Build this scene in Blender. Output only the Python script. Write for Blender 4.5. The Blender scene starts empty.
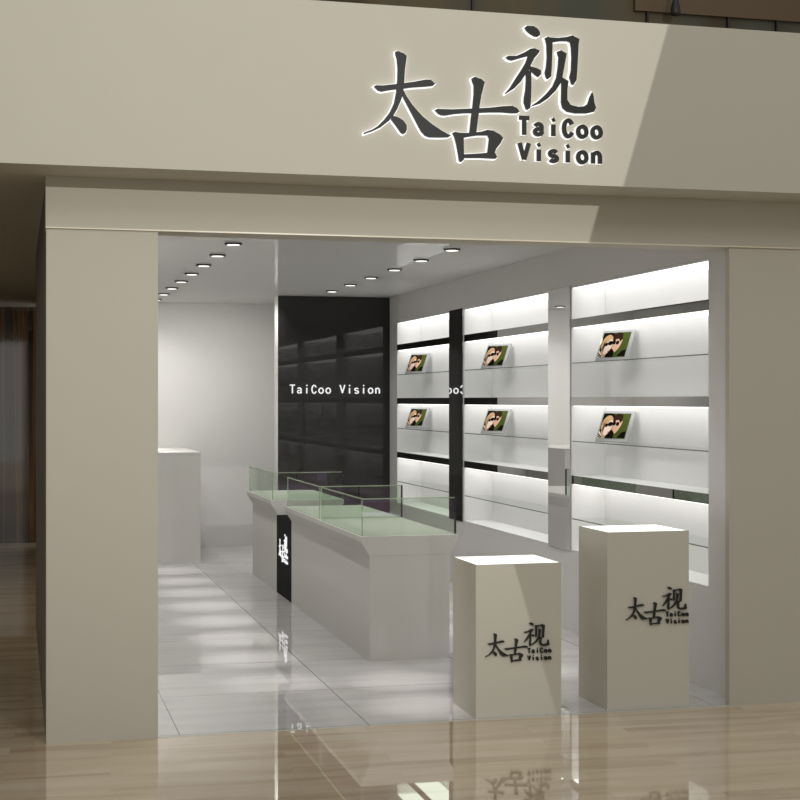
import bpy, math, random
from mathutils import Vector, Matrix
random.seed(7)
S = bpy.context.scene
C = S.collection

# ------------------------------------------------------------------ render look
S.view_settings.view_transform = 'Standard'
S.view_settings.look = 'None'
S.view_settings.exposure = 0.0
S.view_settings.gamma = 1.0
S.view_settings.use_curve_mapping = False
S.cycles.max_bounces = 14
S.cycles.diffuse_bounces = 6
S.cycles.glossy_bounces = 6
S.cycles.transmission_bounces = 8
S.cycles.transparent_max_bounces = 16
S.cycles.caustics_reflective = False
S.cycles.caustics_refractive = False
S.cycles.sample_clamp_indirect = 4.0

# ------------------------------------------------------------------ materials
def lin(c):
    return tuple((x / 12.92 if x <= 0.04045 else ((x + 0.055) / 1.055) ** 2.4) for x in [v / 255 for v in c])

def newmat(name):
    m = bpy.data.materials.new(name); m.use_nodes = True
    nt = m.node_tree; nt.nodes.clear()
    out = nt.nodes.new('ShaderNodeOutputMaterial')
    return m, nt, out

def paint(name, col, rough=0.5, spec=0.5, metal=0.0, coat=0.0, noise=0.02, nscale=6.0):
    """plain paint with a faint procedural mottling"""
    m, nt, out = newmat(name)
    b = nt.nodes.new('ShaderNodeBsdfPrincipled')
    b.inputs['Roughness'].default_value = rough
    b.inputs['Specular IOR Level'].default_value = spec
    b.inputs['Metallic'].default_value = metal
    b.inputs['Coat Weight'].default_value = coat
    b.inputs['Coat Roughness'].default_value = 0.02
    tc = nt.nodes.new('ShaderNodeTexCoord')
    n = nt.nodes.new('ShaderNodeTexNoise'); n.inputs['Scale'].default_value = nscale
    n.inputs['Detail'].default_value = 4
    mx = nt.nodes.new('ShaderNodeMix'); mx.data_type = 'RGBA'
    c = lin(col)
    mx.inputs[6].default_value = (*[max(0, v * (1 - noise)) for v in c], 1)
    mx.inputs[7].default_value = (*[min(1, v * (1 + noise)) for v in c], 1)
    nt.links.new(tc.outputs['Object'], n.inputs['Vector'])
    nt.links.new(n.outputs['Fac'], mx.inputs[0])
    nt.links.new(mx.outputs[2], b.inputs['Base Color'])
    nt.links.new(b.outputs[0], out.inputs[0])
    return m

def glow(name, col, strength):
    m, nt, out = newmat(name)
    e = nt.nodes.new('ShaderNodeEmission')
    e.inputs[0].default_value = (*lin(col), 1); e.inputs[1].default_value = strength
    nt.links.new(e.outputs[0], out.inputs[0])
    return m

def mirror(name, col, rough=0.0):
    m, nt, out = newmat(name)
    g = nt.nodes.new('ShaderNodeBsdfGlossy')
    g.inputs['Color'].default_value = (*col, 1); g.inputs['Roughness'].default_value = rough
    nt.links.new(g.outputs[0], out.inputs[0])
    return m

def gloss_mix(nt, out, color_socket, fac, rough, tint=(1, 1, 1)):
    """diffuse body under a polished face of near-constant reflectance"""
    d = nt.nodes.new('ShaderNodeBsdfDiffuse')
    g = nt.nodes.new('ShaderNodeBsdfGlossy'); g.inputs['Roughness'].default_value = rough
    g.inputs['Color'].default_value = (*tint, 1)
    mx = nt.nodes.new('ShaderNodeMixShader'); mx.inputs[0].default_value = fac
    if isinstance(color_socket, tuple): d.inputs[0].default_value = (*color_socket, 1)
    else: nt.links.new(color_socket, d.inputs[0])
    nt.links.new(d.outputs[0], mx.inputs[1]); nt.links.new(g.outputs[0], mx.inputs[2])
    nt.links.new(mx.outputs[0], out.inputs[0])

def lacquer(name, col, fac, rough=0.0, tint=(1, 1, 1)):
    m, nt, out = newmat(name)
    gloss_mix(nt, out, lin(col), fac, rough, tint)
    return m

def tile_floor():
    m, nt, out = newmat('polished_white_tile')
    L = nt.links.new
    tc = nt.nodes.new('ShaderNodeTexCoord')
    # veins, drawn out across the room
    mp = nt.nodes.new('ShaderNodeMapping'); mp.inputs['Scale'].default_value = (0.5, 5.0, 1); mp.inputs['Rotation'].default_value = (0, 0, 0.05)
    n = nt.nodes.new('ShaderNodeTexNoise'); n.inputs['Scale'].default_value = 1.6; n.inputs['Detail'].default_value = 6
    n.inputs['Distortion'].default_value = 0.6
    L(tc.outputs['Object'], mp.inputs[0]); L(mp.outputs[0], n.inputs['Vector'])
    r = nt.nodes.new('ShaderNodeValToRGB')
    r.color_ramp.elements[0].position = 0.30; r.color_ramp.elements[0].color = (*lin((196, 193, 192)), 1)
    r.color_ramp.elements[1].position = 0.62; r.color_ramp.elements[1].color = (*lin((208, 206, 205)), 1)
    e = r.color_ramp.elements.new(0.47); e.color = (*lin((204, 201, 200)), 1)
    L(n.outputs['Fac'], r.inputs[0])
    br = nt.nodes.new('ShaderNodeTexBrick')
    br.offset = 0.0; br.inputs['Scale'].default_value = 1.0
    br.inputs['Brick Width'].default_value = 0.985; br.inputs['Row Height'].default_value = 0.985
    br.inputs['Mortar Size'].default_value = 0.003; br.inputs['Mortar Smooth'].default_value = 0.0
    mp2 = nt.nodes.new('ShaderNodeMapping'); mp2.inputs['Location'].default_value = (-0.80 + 0.985 - 0.0, -7.60, 0)
    L(tc.outputs['Object'], mp2.inputs[0]); L(mp2.outputs[0], br.inputs['Vector'])
    mx = nt.nodes.new('ShaderNodeMix'); mx.data_type = 'RGBA'
    mx.inputs[7].default_value = (*lin((95, 94, 84)), 1)
    L(br.outputs['Fac'], mx.inputs[0]); L(r.outputs[0], mx.inputs[6])
    gloss_mix(nt, out, mx.outputs[2], 0.40, 0.0)
    return m

def wood_floor():
    m, nt, out = newmat('polished_pale_timber')
    L = nt.links.new
    tc = nt.nodes.new('ShaderNodeTexCoord')
    mp = nt.nodes.new('ShaderNodeMapping'); mp.inputs['Scale'].default_value = (0.55, 4.5, 1); mp.inputs['Rotation'].default_value = (0, 0, 0.06)
    L(tc.outputs['Object'], mp.inputs[0])
    br = nt.nodes.new('ShaderNodeTexBrick'); br.offset = 0.37
    br.inputs['Scale'].default_value = 1.0
    br.inputs['Brick Width'].default_value = 1.3; br.inputs['Row Height'].default_value = 0.16
    br.inputs['Mortar Size'].default_value = 0.0012
    br.inputs['Color1'].default_value = (0.1, 0.1, 0.1, 1); br.inputs['Color2'].default_value = (0.9, 0.9, 0.9, 1)
    br.inputs['Mortar'].default_value = (0.3, 0.3, 0.3, 1)
    mpb = nt.nodes.new('ShaderNodeMapping'); mpb.inputs['Rotation'].default_value = (0, 0, 0.06)
    L(tc.outputs['Object'], mpb.inputs[0]); L(mpb.outputs[0], br.inputs['Vector'])
    # each plank shifts the grain
    add = nt.nodes.new('ShaderNodeVectorMath'); add.operation = 'ADD'
    sc = nt.nodes.new('ShaderNodeVectorMath'); sc.operation = 'SCALE'; sc.inputs['Scale'].default_value = 7.0
    L(br.outputs['Color'], sc.inputs[0]); L(sc.outputs[0], add.inputs[1]); L(mp.outputs[0], add.inputs[0])
    n = nt.nodes.new('ShaderNodeTexNoise'); n.inputs['Scale'].default_value = 1.5; n.inputs['Detail'].default_value = 5
    n.inputs['Distortion'].default_value = 0.5
    L(add.outputs[0], n.inputs['Vector'])
    r = nt.nodes.new('ShaderNodeValToRGB')
    r.color_ramp.elements[0].position = 0.34; r.color_ramp.elements[0].color = (*lin((190, 169, 140)), 1)
    r.color_ramp.elements[1].position = 0.66; r.color_ramp.elements[1].color = (*lin((220, 204, 178)), 1)
    e = r.color_ramp.elements.new(0.48); e.color = (*lin((210, 191, 162)), 1)
    L(n.outputs['Fac'], r.inputs[0])
    hs = nt.nodes.new('ShaderNodeHueSaturation')
    mr = nt.nodes.new('ShaderNodeMapRange'); mr.inputs['To Min'].default_value = 0.95; mr.inputs['To Max'].default_value = 1.03
    L(br.outputs['Color'], mr.inputs['Value']); L(mr.outputs[0], hs.inputs['Value']); L(r.outputs[0], hs.inputs['Color'])
    gloss_mix(nt, out, hs.outputs[0], 0.42, 0.0)
    return m

def stripes(name, cols, scale, axis_scale=(1, 1, 0.02), gloss=0.15):
    """dark glass with irregular upright bands in its colour"""
    m, nt, out = newmat(name)
    L = nt.links.new
    tc = nt.nodes.new('ShaderNodeTexCoord')
    mp = nt.nodes.new('ShaderNodeMapping'); mp.inputs['Scale'].default_value = axis_scale
    n = nt.nodes.new('ShaderNodeTexNoise'); n.inputs['Scale'].default_value = scale; n.inputs['Detail'].default_value = 3
    L(tc.outputs['Object'], mp.inputs[0]); L(mp.outputs[0], n.inputs['Vector'])
    r = nt.nodes.new('ShaderNodeValToRGB')
    k = len(cols)
    r.color_ramp.elements[0].position = 0.3; r.color_ramp.elements[0].color = (*lin(cols[0]), 1)
    r.color_ramp.elements[1].position = 0.7; r.color_ramp.elements[1].color = (*lin(cols[-1]), 1)
    for i in range(1, k - 1):
        e = r.color_ramp.elements.new(0.3 + 0.4 * i / (k - 1)); e.color = (*lin(cols[i]), 1)
    L(n.outputs['Fac'], r.inputs[0])
    gloss_mix(nt, out, r.outputs[0], gloss, 0.05)
    return m

def glass_pane_mat():
    m, nt, out = newmat('green_tinted_glass')
    t = nt.nodes.new('ShaderNodeBsdfTransparent'); t.inputs[0].default_value = (0.88, 0.945, 0.87, 1)
    g = nt.nodes.new('ShaderNodeBsdfGlossy'); g.inputs['Roughness'].default_value = 0.0
    g.inputs['Color'].default_value = (0.62, 0.40, 0.72, 1)
    mx = nt.nodes.new('ShaderNodeMixShader'); mx.inputs[0].default_value = 0.07
    nt.links.new(t.outputs[0], mx.inputs[1]); nt.links.new(g.outputs[0], mx.inputs[2])
    nt.links.new(mx.outputs[0], out.inputs[0])
    return m

def glass_edge_mat(name, col, gl=0.3, clear=0.5):
    m, nt, out = newmat(name)
    d = nt.nodes.new('ShaderNodeBsdfDiffuse'); d.inputs[0].default_value = (*lin(col), 1)
    tr = nt.nodes.new('ShaderNodeBsdfTranslucent'); tr.inputs[0].default_value = (*lin(col), 1)
    g = nt.nodes.new('ShaderNodeBsdfGlossy'); g.inputs['Roughness'].default_value = 0.05
    a = nt.nodes.new('ShaderNodeMixShader'); a.inputs[0].default_value = 0.5
    b = nt.nodes.new('ShaderNodeMixShader'); b.inputs[0].default_value = gl
    nt.links.new(d.outputs[0], a.inputs[1]); nt.links.new(tr.outputs[0], a.inputs[2])
    nt.links.new(a.outputs[0], b.inputs[1]); nt.links.new(g.outputs[0], b.inputs[2])
    t = nt.nodes.new('ShaderNodeBsdfTransparent'); t.inputs[0].default_value = (0.9, 0.96, 0.88, 1)
    c = nt.nodes.new('ShaderNodeMixShader'); c.inputs[0].default_value = clear
    nt.links.new(b.outputs[0], c.inputs[1]); nt.links.new(t.outputs[0], c.inputs[2])
    nt.links.new(c.outputs[0], out.inputs[0])
    return m

def clear_glass(name, col):
    m, nt, out = newmat(name)
    t = nt.nodes.new('ShaderNodeBsdfTransparent'); t.inputs[0].default_value = (*col, 1)
    g = nt.nodes.new('ShaderNodeBsdfGlossy'); g.inputs['Roughness'].default_value = 0.0
    mx = nt.nodes.new('ShaderNodeMixShader'); mx.inputs[0].default_value = 0.06
    nt.links.new(t.outputs[0], mx.inputs[1]); nt.links.new(g.outputs[0], mx.inputs[2])
    nt.links.new(mx.outputs[0], out.inputs[0])
    return m

M = {}
M['beige'] = paint('beige_facade_paint', (196, 191, 177), 0.6, 0.15, noise=0.012)
M['wallwhite'] = paint('white_wall_paint', (232, 231, 228), 0.6, 0.2, noise=0.012)
M['ceil'] = lacquer('white_ceiling_gloss', (222, 221, 219), 0.20, 0.0)
M['rightwall'] = paint('light_grey_wall_paint', (226, 224, 222), 0.6, 0.2, noise=0.01)
M['tile'] = tile_floor()
M['wood'] = wood_floor()
M['black'] = lacquer('black_gloss_panel', (52, 51, 50), 0.026, 0.0)
M['blackbox'] = lacquer('black_light_box', (24, 24, 23), 0.04, 0.02)
M['counter'] = lacquer('white_counter_lacquer', (214, 212, 207), 0.10, 0.02)
M['plinth'] = lacquer('pale_plinth_lacquer', (208, 204, 190), 0.05, 0.05)
M['nichewhite'] = paint('white_niche_lining', (234, 234, 233), 0.5, 0.3, noise=0.01)
M['mirror'] = mirror('mirror_panel', (0.86, 0.86, 0.86))
M['mirrorstrip'] = mirror('mirror_edge_strip', (0.46, 0.46, 0.45), 0.01)
M['pane'] = glass_pane_mat()
M['edge'] = glass_edge_mat('pale_green_glass_edge', (205, 222, 192))
M['edgedark'] = glass_edge_mat('dark_glass_edge', (44, 28, 54), 0.1, 0.1)
M['shelf'] = clear_glass('clear_shelf_glass', (0.975, 0.985, 0.98))
M['shelfedge'] = paint('grey_glass_shelf_edge', (112, 116, 110), 0.15, 0.6)
M['led'] = glow('led_light_panel', (255, 253, 250), 2.1)
M['ledlow'] = glow('led_dim_light_panel', (255, 253, 248), 2.2)
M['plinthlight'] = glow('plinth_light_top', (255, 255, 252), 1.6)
M['letter'] = paint('dark_grey_letter', (26, 26, 24), 0.45, 0.3)
M['letterblack'] = paint('black_letter', (38, 38, 36), 0.4, 0.3)
M['halo'] = glow('white_backlit_acrylic', (255, 255, 252), 1.15)
M['signwhite'] = glow('white_lit_letter', (255, 255, 255), 0.95)
M['lamp'] = glow('downlight_lens', (255, 252, 244), 2.2)
M['ring'] = paint('black_downlight_ring', (26, 26, 26), 0.35)
M['soffitdark'] = paint('brown_soffit', (104, 96, 84), 0.6, 0.2)
M['darkwall'] = stripes('dark_glass_painted_reflections', [(14, 12, 9), (62, 44, 28), (20, 24, 24), (120, 84, 50), (44, 54, 56), (12, 10, 8)], 7.0)  # dark glass; reflected surroundings put into the colour as stripes
M['upper'] = stripes('dark_upper_glazing', [(62, 56, 44), (100, 88, 68), (84, 84, 74), (78, 64, 46)], 1.2, (1, 1, 0.15), 0.0)
M['amber'] = paint('amber_brown_band', (84, 66, 40), 0.5)
M['mullion'] = paint('dark_mullion', (26, 22, 20), 0.5)
M['sill'] = paint('pale_stone_threshold', (196, 200, 190), 0.2, 0.5)
M['edgehighlight'] = paint('painted_edge_highlight', (232, 222, 200), 0.3, 0.5)
M['acrylic'] = lacquer('grey_frame_acrylic', (178, 179, 180), 0.04, 0.1)
M['p_green'] = paint('photo_green', (78, 92, 36), 0.7, 0.05, noise=0.25, nscale=30)
M['p_dark'] = paint('photo_dark', (16, 13, 10), 0.7, 0.05)
M['p_skin'] = paint('photo_skin', (250, 228, 210), 0.7, 0.05)
M['p_skin2'] = paint('photo_tanned_skin', (238, 192, 164), 0.7, 0.05)
M['p_hair'] = paint('photo_blond_hair', (206, 168, 122), 0.7, 0.05, noise=0.2, nscale=60)
M['p_white'] = paint('photo_white', (240, 238, 230), 0.7, 0.05)
M['p_brown'] = paint('photo_brown_hair', (50, 30, 22), 0.7, 0.05)
M['p_lip'] = paint('photo_lips', (176, 84, 74), 0.7, 0.05)

# ------------------------------------------------------------------ mesh helpers
class MB:
    def __init__(s): s.v = []; s.f = []; s.m = []
    def add(s, vs, fs, mi=0):
        o = len(s.v); s.v += [tuple(v) for v in vs]
        s.f += [tuple(i + o for i in f) for f in fs]
        s.m += [mi] * len(fs) if isinstance(mi, int) else list(mi)
        return s
    def box(s, x0, x1, y0, y1, z0, z1, mi=0):
        # face order: bottom, top, front(-Y), right(+X), back(+Y), left(-X)
        vs = [(x0, y0, z0), (x1, y0, z0), (x1, y1, z0), (x0, y1, z0), (x0, y0, z1), (x1, y0, z1), (x1, y1, z1), (x0, y1, z1)]
        fs = [(0, 3, 2, 1), (4, 5, 6, 7), (0, 1, 5, 4), (1, 2, 6, 5), (2, 3, 7, 6), (3, 0, 4, 7)]
        return s.add(vs, fs, mi)
    def prism(s, pts, a0, a1, axis='y', mi=0):
        """closed outline (list of 2D) pushed along an axis"""
        n = len(pts)
        def p(q, a):
            return (q[0], a, q[1]) if axis == 'y' else (a, q[0], q[1])
        vs = [p(q, a0) for q in pts] + [p(q, a1) for q in pts]
        from mathutils.geometry import tessellate_polygon
        tri = tessellate_polygon([[Vector((q[0], q[1], 0)) for q in pts]])
        area = sum(pts[i][0] * pts[(i + 1) % n][1] - pts[(i + 1) % n][0] * pts[i][1] for i in range(n))
        fs = [tuple(t) for t in tri] + [tuple(i + n for i in reversed(t)) for t in tri]
        for i in range(n):
            j = (i + 1) % n
            fs.append((i, j, j + n, i + n))
        return s.add(vs, fs, mi)
    def build(s, name, mats, parent=None, smooth=False, bevel=0.0):
        me = bpy.data.meshes.new(name)
        me.from_pydata(s.v, [], s.f)
        if not isinstance(mats, (list, tuple)): mats = [mats]
        for m in mats: me.materials.append(M[m] if isinstance(m, str) else m)
        for p, k in zip(me.polygons, s.m): p.material_index = k; p.use_smooth = smooth
        import bmesh
        bm = bmesh.new(); bm.from_mesh(me)
        bmesh.ops.recalc_face_normals(bm, faces=bm.faces); bm.to_mesh(me); bm.free()
        me.update()
        o = bpy.data.objects.new(name, me); C.objects.link(o)
        if parent: o.parent = parent
        if bevel:
            b = o.modifiers.new('bevel', 'BEVEL'); b.width = bevel; b.segments = 2; b.limit_method = 'ANGLE'
        return o

def empty(name, loc, label, cat, group=None, rz=0):
    o = bpy.data.objects.new(name, None); C.objects.link(o)
    o.empty_display_size = 0.1
    o.location = loc; o.rotation_euler = (0, 0, rz)
    o['label'] = label; o['category'] = cat
    if group: o['group'] = group
    return o

def tag(o, label, cat, group=None):
    o['label'] = label; o['category'] = cat
    if group: o['group'] = group
    return o

def struct(o):
    o['kind'] = 'structure'; return o

def copy_tree(o, parent=None):
    c = o.copy(); C.objects.link(c); c.parent = parent
    for ch in list(o.children): copy_tree(ch, c)
    return c

# ------------------------------------------------------------------ place dimensions (m); x right along the facade, y into the shop
Y0 = 7.567           # shop front plane
YF = 7.19            # fascia front
XR = 3.94           # right inner wall
XL = 0.47            # left inner wall
CZ = 2.818           # shop ceiling
YB = 17.24           # back wall
YP = 15.77           # black partition

# floor
struct(MB().box(-6, 8, -5, Y0, -0.1, 0).box(-6, 0.141, Y0, 11.6, -0.1, 0).box(-6, 0.336, 11.6, 18.4, -0.1, 0).build('floor_mall', 'wood'))
struct(MB().box(0.141, 4.5, Y0 + 0.012, 11.6, -0.1, 0).box(0.336, 4.5, 11.6, 17.6, -0.1, 0).build('floor_shop', 'tile'))
struct(MB().box(0.688, 3.837, Y0, Y0 + 0.012, -0.1, 0.001).build('trim_threshold', 'sill'))

# facade
struct(MB().box(0.141, 0.688, Y0 + 0.0, Y0 + 0.16, 0, 2.55).build('wall_pillar_left', 'beige'))
struct(MB().box(3.837, 8, Y0 + 0.0, Y0 + 0.05, 0, 2.55).build('wall_pillar_right', 'beige'))
struct(MB().box(0.138, 8, Y0 - 0.008, Y0 + 0.22, 2.55, 2.806).build('wall_lintel', 'beige'))
struct(MB().box(0.138, 8, Y0 - 0.014, Y0 - 0.0085, 2.549, 2.556).build('lintel_painted_highlight', 'edgehighlight'))  # pale strip painted in for the floor-lit lower edge of the lintel
struct(MB().box(-6, 8, YF, Y0 + 0.6, 2.806, 3.663).build('wall_fascia', 'beige'))
struct(MB().box(0.141, XL, Y0 + 0.16, 11.6, 0, 2.8).box(0.34, XL, 11.6, 17.5, 0, 2.8).build('wall_left', ['wallwhite']))
struct(MB().box(0.139, 0.143, Y0 + 0.16, 11.6, 0.0, 2.8).box(0.336, 0.341, 11.6, 17.6, 0, 2.8).build('wall_left_outside', 'soffitdark'))
struct(MB().box(-6, 0.141, Y0 + 0.6, 11.6, 2.806, 3.0).box(-6, 0.36, 11.6, 18.4, 2.806, 3.0).build('ceiling_corridor', 'beige'))
struct(MB().box(-6, 0.6, 18.3, 18.4, 0, 2.81).build('wall_corridor_end', 'darkwall'))
struct(MB().box(-6.1, -6, Y0 + 0.6, 18.4, 0, 2.81).build('wall_corridor_left', 'darkwall'))
# upper level glazing behind the fascia
up = MB().box(-6, 8, 9.4, 9.5, 3.0, 8.0, 0)
struct(up.build('wall_upper', 'upper'))
m = MB()
for x in (-3.2, -1.4, 0.4, 1.9, 2.9, 4.14, 4.74, 5.11): m.box(x, x + 0.014, 9.37, 9.4, 3.0, 8.0)
struct(m.build('trim_upper_mullions', 'mullion'))
struct(MB().box(4.05, 8, 9.36, 9.4, 4.335, 4.9).build('trim_upper_band', 'amber'))

# shop shell
struct(MB().box(0.37, 4.5, Y0 + 0.22, 17.6, CZ, CZ + 0.1).build('ceiling_shop', 'ceil'))
struct(MB().box(0.34, 4.4, YB, YB + 0.2, 0, CZ).build('wall_back', 'wallwhite'))
struct(MB().box(2.706, XR, YP, YP + 0.22, 0, CZ - 0.002, [1, 1, 0, 1, 1, 1]).build('wall_partition', ['black', 'wallwhite']))

NZ0, NZ1 = 0.589, 2.537
niches = [(13.458, 15.456), (10.75, 12.99), (8.03, 10.28)]
ND = 0.265
w = MB()
w.box(XR, 4.5, Y0 + 0.06, YB, 0, NZ0).box(XR, 4.5, Y0 + 0.06, YB, NZ1, CZ)
piers = [(Y0 + 0.06, 8.03), (10.28, 10.75), (12.99, 13.458), (15.456, YB)]
for a, b in piers: w.box(XR, 4.5, a, b, NZ0, NZ1)
w.box(4.24, 4.5, Y0 + 0.06, YB, NZ0, NZ1)
struct(w.build('wall_right', 'rightwall'))

# mirror panels between the niches
for (a, b), lab in zip([(13.0, 13.448), (10.29, 10.74)],
                       ['tall mirror panel between the farthest and middle lit shelf niches, reflecting the black wall',
                        'tall mirror panel between the middle and nearest lit shelf niches, reflecting a white wall']):
    o = MB().box(-0.007, -0.002, -(b - a) / 2, (b - a) / 2, 0, NZ1 - NZ0).build('mirror_panel', 'mirror')
    o.location = (XR, (a + b) / 2, NZ0)
    if b < 11: o.rotation_euler = (0, 0, 0.0085); o.location.x = XR - 0.0015
    tag(o, lab, 'mirror', 'mirror panels between the lit shelves')

# ------------------------------------------------------------------ lit niche shelving
nlabs = ['farthest of the three lit white wall shelf niches, next to the black wall',
         'middle of the three lit white wall shelf niches, between the two mirror panels',
         'nearest and widest-looking lit white wall shelf niche, beside the right entrance pillar']
BANDS = [(2.230, 2.291), (1.659, 1.72), (1.087, 1.146)]
GLS = [1.973, 1.401, 0.8335]
for (a, b), lab in zip(niches, nlabs):
    r = empty('shelf_niche', (XR, a, NZ0), lab, 'wall shelf', 'lit shelf niches along the right wall')
    X1 = ND; H = NZ1 - NZ0; Lw = b - a; e = 0.002
    # lining, local coordinates
    lm = MB()
    lm.box(X1, X1 + 0.02, e, Lw - e, e, H - e)
    lm.box(e, X1, e, 0.012, e, H - e).box(e, X1, Lw - 0.012, Lw - e, e, H - e)
    lm.box(e, X1, 0.012, Lw - 0.012, e, 0.014)
    lm.box(e, X1, 0.012, Lw - 0.012, H - 0.016, H - e)
    lm.build('lining', 'nichewhite', r)
    MB().box(0.010, X1 - 0.002, 0.02, Lw - 0.02, H - 0.022, H - 0.017).build('light_panel', 'led', r)
    for k, (z0, z1) in enumerate(BANDS):
        z0 -= NZ0; z1 -= NZ0
        s_ = MB().box(0.006, X1 - 0.002, 0.013, Lw - 0.013, z0, z1).build('shelf_board', 'nichewhite', r)
        MB().box(0.0, 0.0055, 0.004, Lw - 0.004, z0 - 0.001, z1 + 0.001).build('mirror_strip', 'mirrorstrip', s_)
        MB().box(0.012, X1 - 0.004, 0.02, Lw - 0.02, z0 - 0.006, z0 - 0.001).build('light_panel', 'led' if k < 2 else 'ledlow', s_)
    for z in GLS:
        z -= NZ0
        MB().box(0.004, X1 - 0.002, 0.013, Lw - 0.013, z - 0.007, z, [0, 0, 0, 0, 0, 1]).build('glass_shelf', ['shelf', 'shelfedge'], r)

# ------------------------------------------------------------------ photo frames
def poly(mb, pts, y, mi, w=0.270, h=0.190, th=0.0006):
    q = [((u - 0.5) * w, v * h + 0.024) for u, v in pts]
    mb.prism(q, y - th, y, 'y', mi)

def ell(cx, cy, rx, ry, n=14, rot=0.0):
    return [(cx + rx * math.cos(t) * math.cos(rot) - ry * math.sin(t) * math.sin(rot),
             cy + rx * math.cos(t) * math.sin(rot) + ry * math.sin(t) * math.cos(rot)) for t in [2 * math.pi * i / n for i in range(n)]]

def make_frame():
    r = empty('photo_frame', (0, 0, 0), 'x', 'photo frame', 'slanted photo frames on the glass shelves')
    MB().box(-0.15, 0.168, 0, 0.012, 0, 0.232).build('frame_plate', 'acrylic', r, bevel=0.0015)
    b = MB(); y = 0.0
    poly(b, [(0, 0), (1, 0), (1, 1), (0, 1)], -0.0002, 0)
    poly(b, [(0, 0), (.55, 0), (.42, .55), (.42, .95), (.3, 1), (0, 1)], -0.0009, 1)            # shade behind the heads
    poly(b, [(.70, .04), (.98, .02), (.98, .3), (.84, .26)], -0.0009, 1)
    poly(b, ell(.22, .58, .2, .34, rot=-0.15), -0.0016, 4)                                     # blond hair
    poly(b, [(.05, .02), (.25, .0), (.34, .3), (.12, .62)], -0.0016, 4)
    poly(b, ell(.30, .42, .13, .32, rot=-0.25), -0.0023, 2)                                    # her face
    poly(b, ell(.60, .52, .14, .36, rot=-0.25), -0.0016, 3)                                    # his face
    poly(b, [(.40, .6), (.42, .9), (.55, 1.0), (.72, .95), (.76, .72), (.68, .62), (.62, .74), (.5, .72), (.46, .5)], -0.0023, 6)
    poly(b, ell(.35, .57, .09, .09), -0.0031, 1); poly(b, ell(.22, .52, .05, .07), -0.0031, 1)   # her sunglasses
    poly(b, ell(.48, .60, .06, .09), -0.0031, 1); poly(b, ell(.61, .58, .06, .08), -0.0031, 1)   # his sunglasses
    poly(b, [(.4, .0), (.56, .0), (.56, .22), (.47, .34), (.4, .3)], -0.0023, 1)
    poly(b, ell(.36, .24, .035, .03), -0.0031, 7)
    poly(b, [(.0, .0), (.18, .0), (.02, .28), (.0, .28)], -0.0023, 5)
    poly(b, [(.02, .1), (.08, .04), (.16, .0), (.10, .0), (.0, .06)], -0.0031, 1)
    poly(b, [(.0, .2), (.1, .1), (.16, .06), (.13, .02), (.0, .14)], -0.0031, 1)
    b.build('photo_print', ['p_green', 'p_dark', 'p_skin', 'p_skin2', 'p_hair', 'p_white', 'p_brown', 'p_lip'], r)
    return r

proto = make_frame()
first = True
where = ['farthest', 'middle', 'nearest']
for ni, yl in enumerate((15.28, 12.62, 9.92)):
    for zi, z in enumerate((1.973, 1.401)):
        o = proto if first else copy_tree(proto); first = False
        phi = math.radians(68)
        o.location = (3.982 + 0.15 * math.cos(phi), yl - 0.15 * math.sin(phi), z + 0.0055)
        o.rotation_euler = (math.radians(-22), 0, -phi)
        o['label'] = 'slanted photo of two people in sunglasses, %s shelf row of the %s lit niche' % (['upper', 'lower'][zi], where[ni])

# ------------------------------------------------------------------ lettering
T_ = dict(o=(365, 45), s=800 / 95, strokes=[
 [(255,58),(275,52),(330,75),(350,95),(348,120),(335,210),(328,320),(322,375),(316,425),(300,470),(270,540),(238,595),(200,640),(130,695),(60,728),(-8,750),(-8,738),(60,712),(110,680),(160,630),(210,565),(245,490),(262,400),(272,300),(275,200),(268,120),(255,75)],
 [(75,350),(90,340),(150,342),(260,330),(400,312),(510,292),(550,294),(590,328),(570,345),(500,352),(400,358),(325,368),(260,374),(200,382),(140,393),(110,385)],
 [(318,372),(345,430),(400,510),(480,600),(560,665),(640,720),(722,765),(700,778),(620,780),(540,778),(505,765),(470,725),(420,630),(370,535),(325,450),(300,380)],
 [(235,597),(270,605),(320,635),(350,680),(350,715),(340,740),(322,752),(300,738),(260,680),(218,625)]])
G_ = dict(o=(430, 70), s=800 / 95, strokes=[
 [(40,338),(60,328),(180,332),(360,325),(500,318),(610,306),(690,302),(730,322),(752,352),(735,364),(690,365),(600,358),(500,358),(400,362),(280,365),(200,372),(130,384),(95,382),(70,370)],
 [(350,72),(375,58),(430,78),(460,105),(450,140),(430,220),(415,310),(405,400),(388,525),(385,545),(330,545),(335,500),(345,400),(358,310),(368,200),(368,130),(355,95)],
 [(188,530),(210,522),(250,530),(282,560),(284,700),(284,755),(262,775),(245,768),(235,700),(220,620),(205,565)],
 [(240,529),(330,532),(430,520),(480,505),(530,512),(590,545),(614,575),(590,620),(555,665),(540,705),(482,705),(490,640),(497,580),(485,552),(400,552),(330,562),(275,572)],
 [(270,712),(400,705),(480,698),(540,690),(562,735),(550,748),(420,742),(270,742)]])
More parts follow.
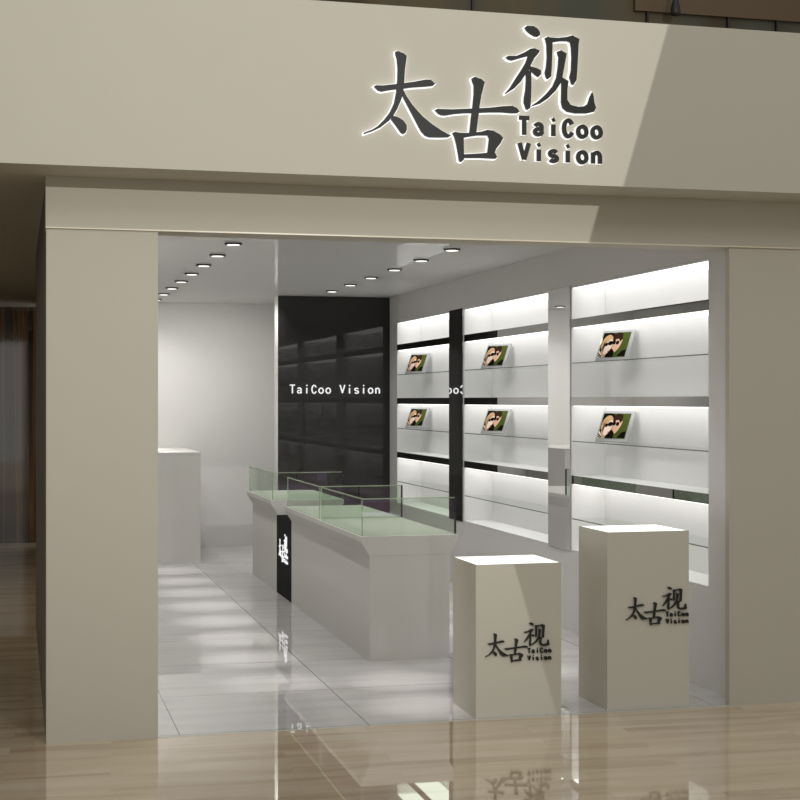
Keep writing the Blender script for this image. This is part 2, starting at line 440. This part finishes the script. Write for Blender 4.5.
S_ = dict(o=(500, 20), s=8.0, strokes=[
 [(197,60),(215,47),(265,50),(300,72),(320,105),(315,125),(300,135),(275,132),(240,112),(210,85)],
 [(45,298),(65,288),(130,288),(190,262),(240,232),(270,226),(318,248),(300,275),(270,310),(240,372),(235,400),(200,440),(160,500),(110,550),(45,592),(42,585),(80,540),(130,460),(170,400),(205,340),(222,290),(180,300),(130,315),(95,325),(65,318)],
 [(205,420),(245,400),(248,450),(248,540),(245,640),(240,705),(220,720),(205,708),(190,660),(192,620),(203,560),(208,480)],
 [(240,372),(290,385),(325,405),(325,435),(305,458),(280,440),(240,405)],
 [(358,145),(380,136),(410,148),(418,180),(414,300),(410,400),(405,455),(380,475),(365,455),(358,420),(368,380),(375,300),(372,200),(365,165)],
 [(385,140),(460,145),(530,138),(575,125),(632,155),(625,200),(620,300),(615,400),(608,485),(585,520),(570,512),(555,460),(568,400),(572,300),(568,220),(560,180),(535,170),(480,170),(410,180)],
 [(455,255),(485,245),(530,270),(525,300),(510,380),(495,465),(480,510),(440,570),(380,630),(320,670),(250,692),(255,683),(310,645),(370,590),(420,530),(450,460),(462,380),(468,300)],
 [(495,462),(545,490),(535,560),(535,640),(560,680),(620,695),(670,692),(700,670),(715,620),(735,580),(745,610),(750,660),(765,705),(750,735),(690,748),(600,748),(535,735),(500,705),(488,660),(490,580),(490,500)]])

TH = math.radians(14.42)
def on_fascia(px, py):
    """undo the perspective of the lettering: drawing units to metres on the sign wall"""
    k = (px - 400) / 1490
    d = (YF - 0.03) / (math.cos(TH) - k * math.sin(TH))
    return d * (math.sin(TH) + k * math.cos(TH)), 1.7 + d * (400 - py) / 1490
SX, SZ = 2.18, 3.10      # sign origin
def glyph(g):
    res = []
    for st in g['strokes']:
        q = []
        for (u, v) in st:
            x, z = on_fascia(g['o'][0] + u / g['s'], g['o'][1] + v / g['s'])
            q.append((x - SX, z - SZ))
        res.append(q)
    return res

def area(p):
    return 0.5 * sum(p[i][0] * p[(i + 1) % len(p)][1] - p[(i + 1) % len(p)][0] * p[i][1] for i in range(len(p)))
def offset(p, d):
    n = len(p); s = 1 if area(p) > 0 else -1; out = []
    for i in range(n):
        a = Vector(p[i - 1]); b = Vector(p[i]); c = Vector(p[(i + 1) % n])
        e1 = (b - a); e2 = (c - b)
        if e1.length < 1e-6 or e2.length < 1e-6: out.append(tuple(b)); continue
        e1.normalize(); e2.normalize()
        n1 = Vector((e1.y, -e1.x)) * s; n2 = Vector((e2.y, -e2.x)) * s
        m_ = n1 + n2
        if m_.length < 0.2: m_ = n1
        m_.normalize(); k = d / max(0.5, m_.dot(n1))
        out.append((b.x + m_.x * k, b.y + m_.y * k))
    return out

def arc(cx, cy, rx, ry, a0, a1, n=14):
    return [(cx + rx * math.cos(math.radians(a0 + (a1 - a0) * i / n)), cy + ry * math.sin(math.radians(a0 + (a1 - a0) * i / n))) for i in range(n + 1)]
LET = {
 'T': [[(0.02, .94), (.60, .94)], [(.31, .94), (.31, 0.0)]],
 'a': [arc(.28, .46, .19, .17, 160, 0, 8) + [(.47, .12), (.55, .06)], arc(.27, .2, .19, .15, 75, 360, 14)],
 'i': [[(.31, .64), (.31, 0.0)], [(.26, .87), (.38, .94)]],
 'C': [arc(.33, .47, .25, .45, 30, 330, 20)],
 'o': [arc(.31, .32, .25, .29, 0, 360, 20)],
 'V': [[(.04, .97), (.31, .06)], [(.31, .06), (.58, .97)]],
 's': [arc(.30, .46, .19, .14, 20, 250, 10) + arc(.32, .17, .20, .14, 90, -160, 10)],
 'n': [[(.10, .62), (.10, 0)], arc(.31, .38, .20, .23, 170, 0, 10) + [(.51, 0)]],
}
def stroke_polys(path, w):
    """one rounded outline around a polyline"""
    res = []
    closed = (Vector(path[0]) - Vector(path[-1])).length < 1e-4
    P = [Vector(p) for p in path]; n = len(P)
    Lf, Rt = [], []
    for i in range(n):
        if closed: d = (P[(i + 1) % (n - 1)] - P[(i - 1) % (n - 1)])
        elif i == 0: d = P[1] - P[0]
        elif i == n - 1: d = P[-1] - P[-2]
        else: d = (P[i + 1] - P[i]).normalized() + (P[i] - P[i - 1]).normalized()
        d.normalize(); nn = Vector((-d.y, d.x)) * w / 2
        Lf.append(P[i] + nn); Rt.append(P[i] - nn)
    for i in range(n - 1):      # quads, kept apart so rings keep their hole
        res.append([tuple(Lf[i]), tuple(Rt[i]), tuple(Rt[i + 1]), tuple(Lf[i + 1])])
    return res
def latin(ch, w):
    res = []
    for path in LET[ch]: res += stroke_polys(path, w)
    return res

def glyph_mb(polys, sx, sz, ox, oz, y0, y1, off=0.0):
    mb = MB()
    for i_, p in enumerate(polys):
        q = [(ox + x * sx, oz + z * sz) for x, z in p]
        if off: q = offset(q, off)
        mb.prism(q, y0 - 0.0003 * i_, y1, 'y')
    return mb

def latin_mb(ch, size, ox, oz, y0, y1, w=0.17, extra=0.0):
    mb = MB()
    for i_, p in enumerate(latin(ch, w + extra / size)): mb.prism([(ox + x * size, oz + z * size) for x, z in p], y0 - 0.0001 * i_, y1, 'y')
    return mb

HANZI = [('character_tai', glyph(T_)), ('character_gu', glyph(G_)), ('character_shi', glyph(S_))]
# latin lines measured on the fascia
xa, za = on_fascia(518.9, 134.5)      # baseline start of the first line
xb, _ = on_fascia(601.7, 137.5)
_, zt = on_fascia(518.5, 116.5)
_, zb2 = on_fascia(518.5, 160.3)
CAP = (zt - za)
PITCH = (xb - xa - 0.62 * CAP) / 5
ROW = za - zb2
LINES = [('TaiCoo', xa - SX, za - SZ), ('Vision', xa - SX, zb2 - SZ)]

def make_sign(root, k, mat, y_back, th, halo=False, hmat='halo', w=0.23):
    """k scales the whole lockup; local x/z plane, front towards -y"""
    for nm, polys in HANZI:
        o = glyph_mb(polys, k, k, 0, 0, -y_back - th, -y_back).build('raised_character', mat, root)
        if halo:
            glyph_mb(polys, k, k, 0, 0, -y_back + 0.001, -0.001, off=0.005).build('backlight_edge', hmat, o)
    for word, bx, bz in LINES:
        for i, ch in enumerate(word):
            o = latin_mb(ch, CAP * k, (bx + i * PITCH) * k, bz * k, -y_back - th, -y_back, w).build('raised_letter', mat, root)
            if halo:
                latin_mb(ch, CAP * k, (bx + i * PITCH) * k, bz * k, -y_back + 0.001, -0.001, w, extra=0.007).build('backlight_edge', hmat, o)

sg = empty('shop_sign', (SX, YF, SZ), 'large backlit dark shop sign of three Chinese characters and TaiCoo Vision on the fascia', 'sign')
make_sign(sg, 1.0, 'letter', 0.022, 0.014, halo=True)

# ------------------------------------------------------------------ sign on the black partition
r = empty('wall_sign', (2.832, YP, 1.77), 'small lit white TaiCoo Vision lettering on the black wall at the back', 'sign')
i = 0
for ch in 'TaiCoo Vision':
    if ch != ' ':
        latin_mb(ch, 0.096, i * (0.94 / 12), 0, -0.014, -0.001, 0.125).build('raised_letter', 'signwhite', r)
    i += 1

# ------------------------------------------------------------------ plinths
def plinth(x, y, h, lab, lx, lz, k):
    W = 0.484; D = 0.43
    r = empty('display_plinth', (x + W / 2, y + D / 2, 0), lab, 'display plinth', 'branded white plinths at the entrance')
    a = W / 2; c = D / 2
    b = MB()
    b.box(-a, a, -c, c, 0, h - 0.012)
    t = 0.006
    b.box(-a, a, -c, -c + t, h - 0.012, h).box(-a, a, c - t, c, h - 0.012, h).box(-a, -a + t, -c + t, c - t, h - 0.012, h).box(a - t, a, -c + t, c - t, h - 0.012, h)
    b.build('body', 'plinth', r)
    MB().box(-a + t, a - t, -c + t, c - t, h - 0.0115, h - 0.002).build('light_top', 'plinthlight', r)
    mb = MB()
    for nm, polys in HANZI: mb2 = glyph_mb(polys, k, k, 0, 0, -0.012, 0); mb.add(mb2.v, mb2.f)
    for word, bx, bz in LINES:
        for i, ch in enumerate(word):
            mb2 = latin_mb(ch, CAP * k, (bx + i * PITCH) * k, bz * k, -0.012, 0, 0.2); mb.add(mb2.v, mb2.f)
    o = mb.build('logo', 'letterblack', r); o.location = (lx - (x + W / 2), -c - 0.0005, lz)
    return r
plinth(2.372, 7.60, 0.82, 'shorter white plinth with a glowing top and black logo, nearer the counter', 2.578, 0.354, 0.297)
plinth(3.128, 7.61, 0.976, 'taller white plinth with a glowing top and black logo, nearer the right pillar', 3.388, 0.52, 0.297)

# ------------------------------------------------------------------ counters
def counter(y0, y1, lab, dx=0.0):
    L = y1 - y0
    r = empty('display_counter', (2.487 + dx, y0, 0), lab, 'display counter', 'white display counters with green glass screens')
    e = 0.0015
    MB().box(-0.27, 0.27, e, L - e, 0, 0.684).build('body', 'counter', r)
    MB().prism([(-0.27, 0.685), (0.27, 0.685), (0.329, 0.778), (0.329, 0.811), (-0.329, 0.811), (-0.329, 0.778)], e, L - e, 'y').build('countertop', 'counter', r)
    gx = -0.310; t = 0.010; z0, z1 = 0.8115, 1.056
    e1 = 0.007
    p = MB().box(gx, gx + t, 0.06 + t, L - 0.02, z0, z1 - e1, [1, 1, 1, 0, 1, 0])
    p.box(gx, gx + t, 0.06 + t, L - 0.02, z1 - e1, z1, 1)
    p.build('glass_pane', ['pane', 'edge'], r)
    p = MB().box(gx, 0.322, 0.06, 0.06 + t - 0.001, z0, z1 - e1, [1, 1, 0, 2, 0, 1])
    p.box(gx, 0.322, 0.06, 0.06 + t - 0.001, z1 - e1, z1, 1)
    p.box(0.3225, 0.333, 0.058, 0.06 + t, z0, z1 - 0.002, 2)
    p.build('glass_pane', ['pane', 'edge', 'edgedark'], r)
    return r
counter(9.43, 10.87, 'nearest white flared display counter with a green glass screen', 0.005)
counter(10.87, 12.31, 'middle white flared display counter, between the nearest counter and the black light box', 0.010)
counter(13.05, 14.50, 'farthest white flared display counter, behind the black light box', 0.022)
r = empty('light_box', (2.500, 12.68, 0), 'black box with a glowing white logo set between the white counters', 'light box')
MB().box(-0.272, 0.27, -0.366, 0.366, 0, 0.682).build('body', 'blackbox', r)
mb = MB(); k = 0.36
for nm, polys in HANZI: q = glyph_mb(polys, k, k, 0, 0, -0.006, 0); mb.add(q.v, q.f)
for word, bx, bz in LINES:
    for i, ch in enumerate(word):
        q = latin_mb(ch, CAP * k, (bx + i * PITCH) * k, bz * k, -0.006, 0, 0.2); mb.add(q.v, q.f)
o = mb.build('lit_logo', 'signwhite', r)
o.rotation_euler = (0, 0, math.radians(-90)); o.location = (-0.2725, 0.06, 0.37)

# pendant lamp of the upper level
r = empty('pendant_lamp', (4.27, 9.2, 4.27), 'small dark pendant lamp hanging above the right end of the sign wall', 'pendant lamp')
def lathe(prof, n=20):
    mb = MB(); m_ = len(prof); vs = []; fs = []
    for k_ in range(n):
        a = 2 * math.pi * k_ / n
        vs += [(p * math.cos(a), p * math.sin(a), z) for p, z in prof]
    for k_ in range(n):
        for j in range(m_ - 1):
            fs.append((k_ * m_ + j, k_ * m_ + j + 1, ((k_ + 1) % n) * m_ + j + 1, ((k_ + 1) % n) * m_ + j))
    return mb.add(vs, fs)
lathe([(0.001, 0), (0.028, 0.004), (0.034, 0.02), (0.030, 0.06), (0.016, 0.12), (0.014, 0.2), (0.001, 0.205)]).build('shade', 'mullion', r, smooth=True)
MB().box(-0.004, 0.004, -0.004, 0.004, 0.2, 2.5).build('cord', 'mullion', r)

# cashier cabinet at the back left
r = empty('cabinet', (1.16, 16.4, 0), 'tall white cabinet against the back wall at the far left', 'cabinet')
MB().box(-0.689, 0.70, -0.80, 0.835, 0, 1.13).build('body', 'counter', r)
MB().box(-0.689, 0.702, -0.803, 0.838, 1.131, 1.154).build('worktop', 'counter', r)

# ------------------------------------------------------------------ ceiling downlights
def disc(mb, r0, r1, z, n=28, mi=0):
    o = len(mb.v); vs = []
    for k_ in range(n):
        a = 2 * math.pi * k_ / n
        vs += [(r0 * math.cos(a), r0 * math.sin(a), z), (r1 * math.cos(a), r1 * math.sin(a), z)]
    mb.add(vs, [(2 * k_, 2 * k_ + 1, (2 * k_ + 3) % (2 * n), (2 * k_ + 2) % (2 * n)) for k_ in range(n)], mi)
def ringprof(prof, n=28):
    mb = MB(); m_ = len(prof); vs = []; fs = []
    for k_ in range(n):
        a = 2 * math.pi * k_ / n
        vs += [(p * math.cos(a), p * math.sin(a), z) for p, z in prof]
    for k_ in range(n):
        for j in range(m_):
            fs.append((k_ * m_ + j, k_ * m_ + (j + 1) % m_, ((k_ + 1) % n) * m_ + (j + 1) % m_, ((k_ + 1) % n) * m_ + j))
    return mb.add(vs, fs)
dl = empty('ceiling_downlight', (0, 0, 0), 'x', 'ceiling light')
ringprof([(0.046, -0.001), (0.046, -0.008), (0.049, -0.013), (0.060, -0.013), (0.064, -0.006), (0.064, -0.001)]).build('ring', 'ring', dl, smooth=False)
lens = MB(); n = 24
lens.prism([(0, 0)] and [(0.0455 * math.cos(2 * math.pi * k_ / n), 0.0455 * math.sin(2 * math.pi * k_ / n)) for k_ in range(n)], 0.0, 0.003, 'y')
lo = lens.build('lens', 'lamp', dl); lo.rotation_euler = (math.radians(90), 0, 0); lo.location = (0, 0, -0.0135)
ys = [8.85 + 0.868 * k_ for k_ in range(10)]
ordn = ['nearest', 'second', 'third', 'fourth', 'fifth', 'sixth', 'seventh', 'eighth', 'ninth', 'tenth']
first = True
SPOTS = []
for side, X in (('left', 1.495), ('right', 3.12)):
    vis = 0
    for k_, y in enumerate(ys):
        if side == 'right' and y > 15.6: continue
        SPOTS.append((X, y))
        if y < 10.0: continue       # above the lintel, out of sight
        o = dl if first else copy_tree(dl); first = False
        o.location = (X, y, CZ)
        o['label'] = 'round black-rimmed recessed downlight, %s from the entrance in the %s ceiling row' % (ordn[vis], side)
        o['group'] = 'recessed downlights in the %s ceiling row' % side
        vis += 1

# ------------------------------------------------------------------ lights
def spot(name, loc, energy, size, blend, col=(1, 0.97, 0.92), rad=0.03, target=None):
    l = bpy.data.lights.new(name, 'SPOT'); l.energy = energy; l.spot_size = size; l.spot_blend = blend
    l.color = col; l.shadow_soft_size = rad
    o = bpy.data.objects.new(name, l); C.objects.link(o); o.location = loc
    if target is not None: o.rotation_euler = (Vector(target) - Vector(loc)).to_track_quat('-Z', 'Y').to_euler()
    return o
for X, y in SPOTS:
    spot('downlight_lamp', (X, y, CZ - 0.03), 19, math.radians(135), 1.0, (1, 0.985, 0.97))
    spot('downlight_beam', (X, y, CZ - 0.03), 145, math.radians(17), 1.0, (1, 0.98, 0.95))
for X, y in ((2.25, 8.75), (2.2, 8.0)): spot('downlight_beam', (X, y, CZ - 0.03), 145, math.radians(17), 1.0, (1, 0.98, 0.95))

def area_light(name, loc, target, sx, sy, energy, col=(1, 1, 1)):
    l = bpy.data.lights.new(name, 'AREA'); l.shape = 'RECTANGLE'; l.size = sx; l.size_y = sy; l.energy = energy; l.color = col
    o = bpy.data.objects.new(name, l); C.objects.link(o); o.location = loc
    o.rotation_euler = (Vector(target) - Vector(loc)).to_track_quat('-Z', 'Y').to_euler()
    return o
for x in (1.0, 1.75, 2.45):
    spot('back_wall_fill', (x, 15.6, CZ - 0.03), 27, math.radians(120), 1.0, (1, 0.985, 0.965), 0.03, (x, 17.24, 0.9))  # lamps added to brighten the back wall, without fixtures of their own
area_light('corridor_fill', (-2.6, 12.5, 2.78), (-2.6, 12.5, 0), 0.6, 3.0, 40, (1, 0.93, 0.82))  # unseen lamp added to lift the dark corridor
# soft fill added for the mall hall's light, high in front of the shop
area_light('mall_fill', (1.5, 0.5, 6.6), (2.2, 7.5, 2.4), 8, 2.5, 110, (1, 0.985, 0.95))
# one spotlight in the hall; an added unseen panel cuts its beam
KEY = Vector((2.7, -0.8, 3.95))
spot('mall_spotlight', KEY, 900, math.radians(58), 0.95, (1, 0.985, 0.94), 0.003, (1.6, 7.4, 3.4))
# unseen blocker added a quarter of the way, left edge shaped for the shadows
def toward(P, y=1.2):
    P = Vector(P); t = (y - KEY.y) / (P.y - KEY.y)
    return KEY + (P - KEY) * t
edge = [toward(p) for p in ((3.42 * 1.0 + 0.032, 7.6, 4.03), (2.998, 7.6, 2.5), (2.18, 7.6, 1.45), (2.18, 7.6, 0.66), (2.362, 7.6, 0.66), (2.362, 7.6, 0.90), (2.562, 7.6, 0.90), (2.933, 7.6, -0.35))]
blk = MB().prism([(e.x, e.z) for e in edge] + [(edge[-1].x + 1.2, edge[-1].z), (edge[-1].x + 1.2, edge[0].z)], 1.2, 1.23, 'y').build('shadow_blocker', 'beige')
tag(blk, 'added unseen panel with an arrow-shaped left edge, blocking the spotlight outside the shop', 'light blocker')

wd = bpy.data.worlds.new('world'); S.world = wd; wd.use_nodes = True
bg = wd.node_tree.nodes['Background']; bg.inputs[0].default_value = (0.50, 0.49, 0.468, 1); bg.inputs[1].default_value = 0.97

# ------------------------------------------------------------------ camera
cam = bpy.data.cameras.new('camera'); co = bpy.data.objects.new('camera', cam); C.objects.link(co)
cam.sensor_width = 36; cam.lens = 1490 / 800 * 36
co.location = (0, 0, 1.7); co.rotation_euler = (math.radians(90), 0, -TH)
cam.clip_start = 0.05; cam.clip_end = 100
S.camera = co
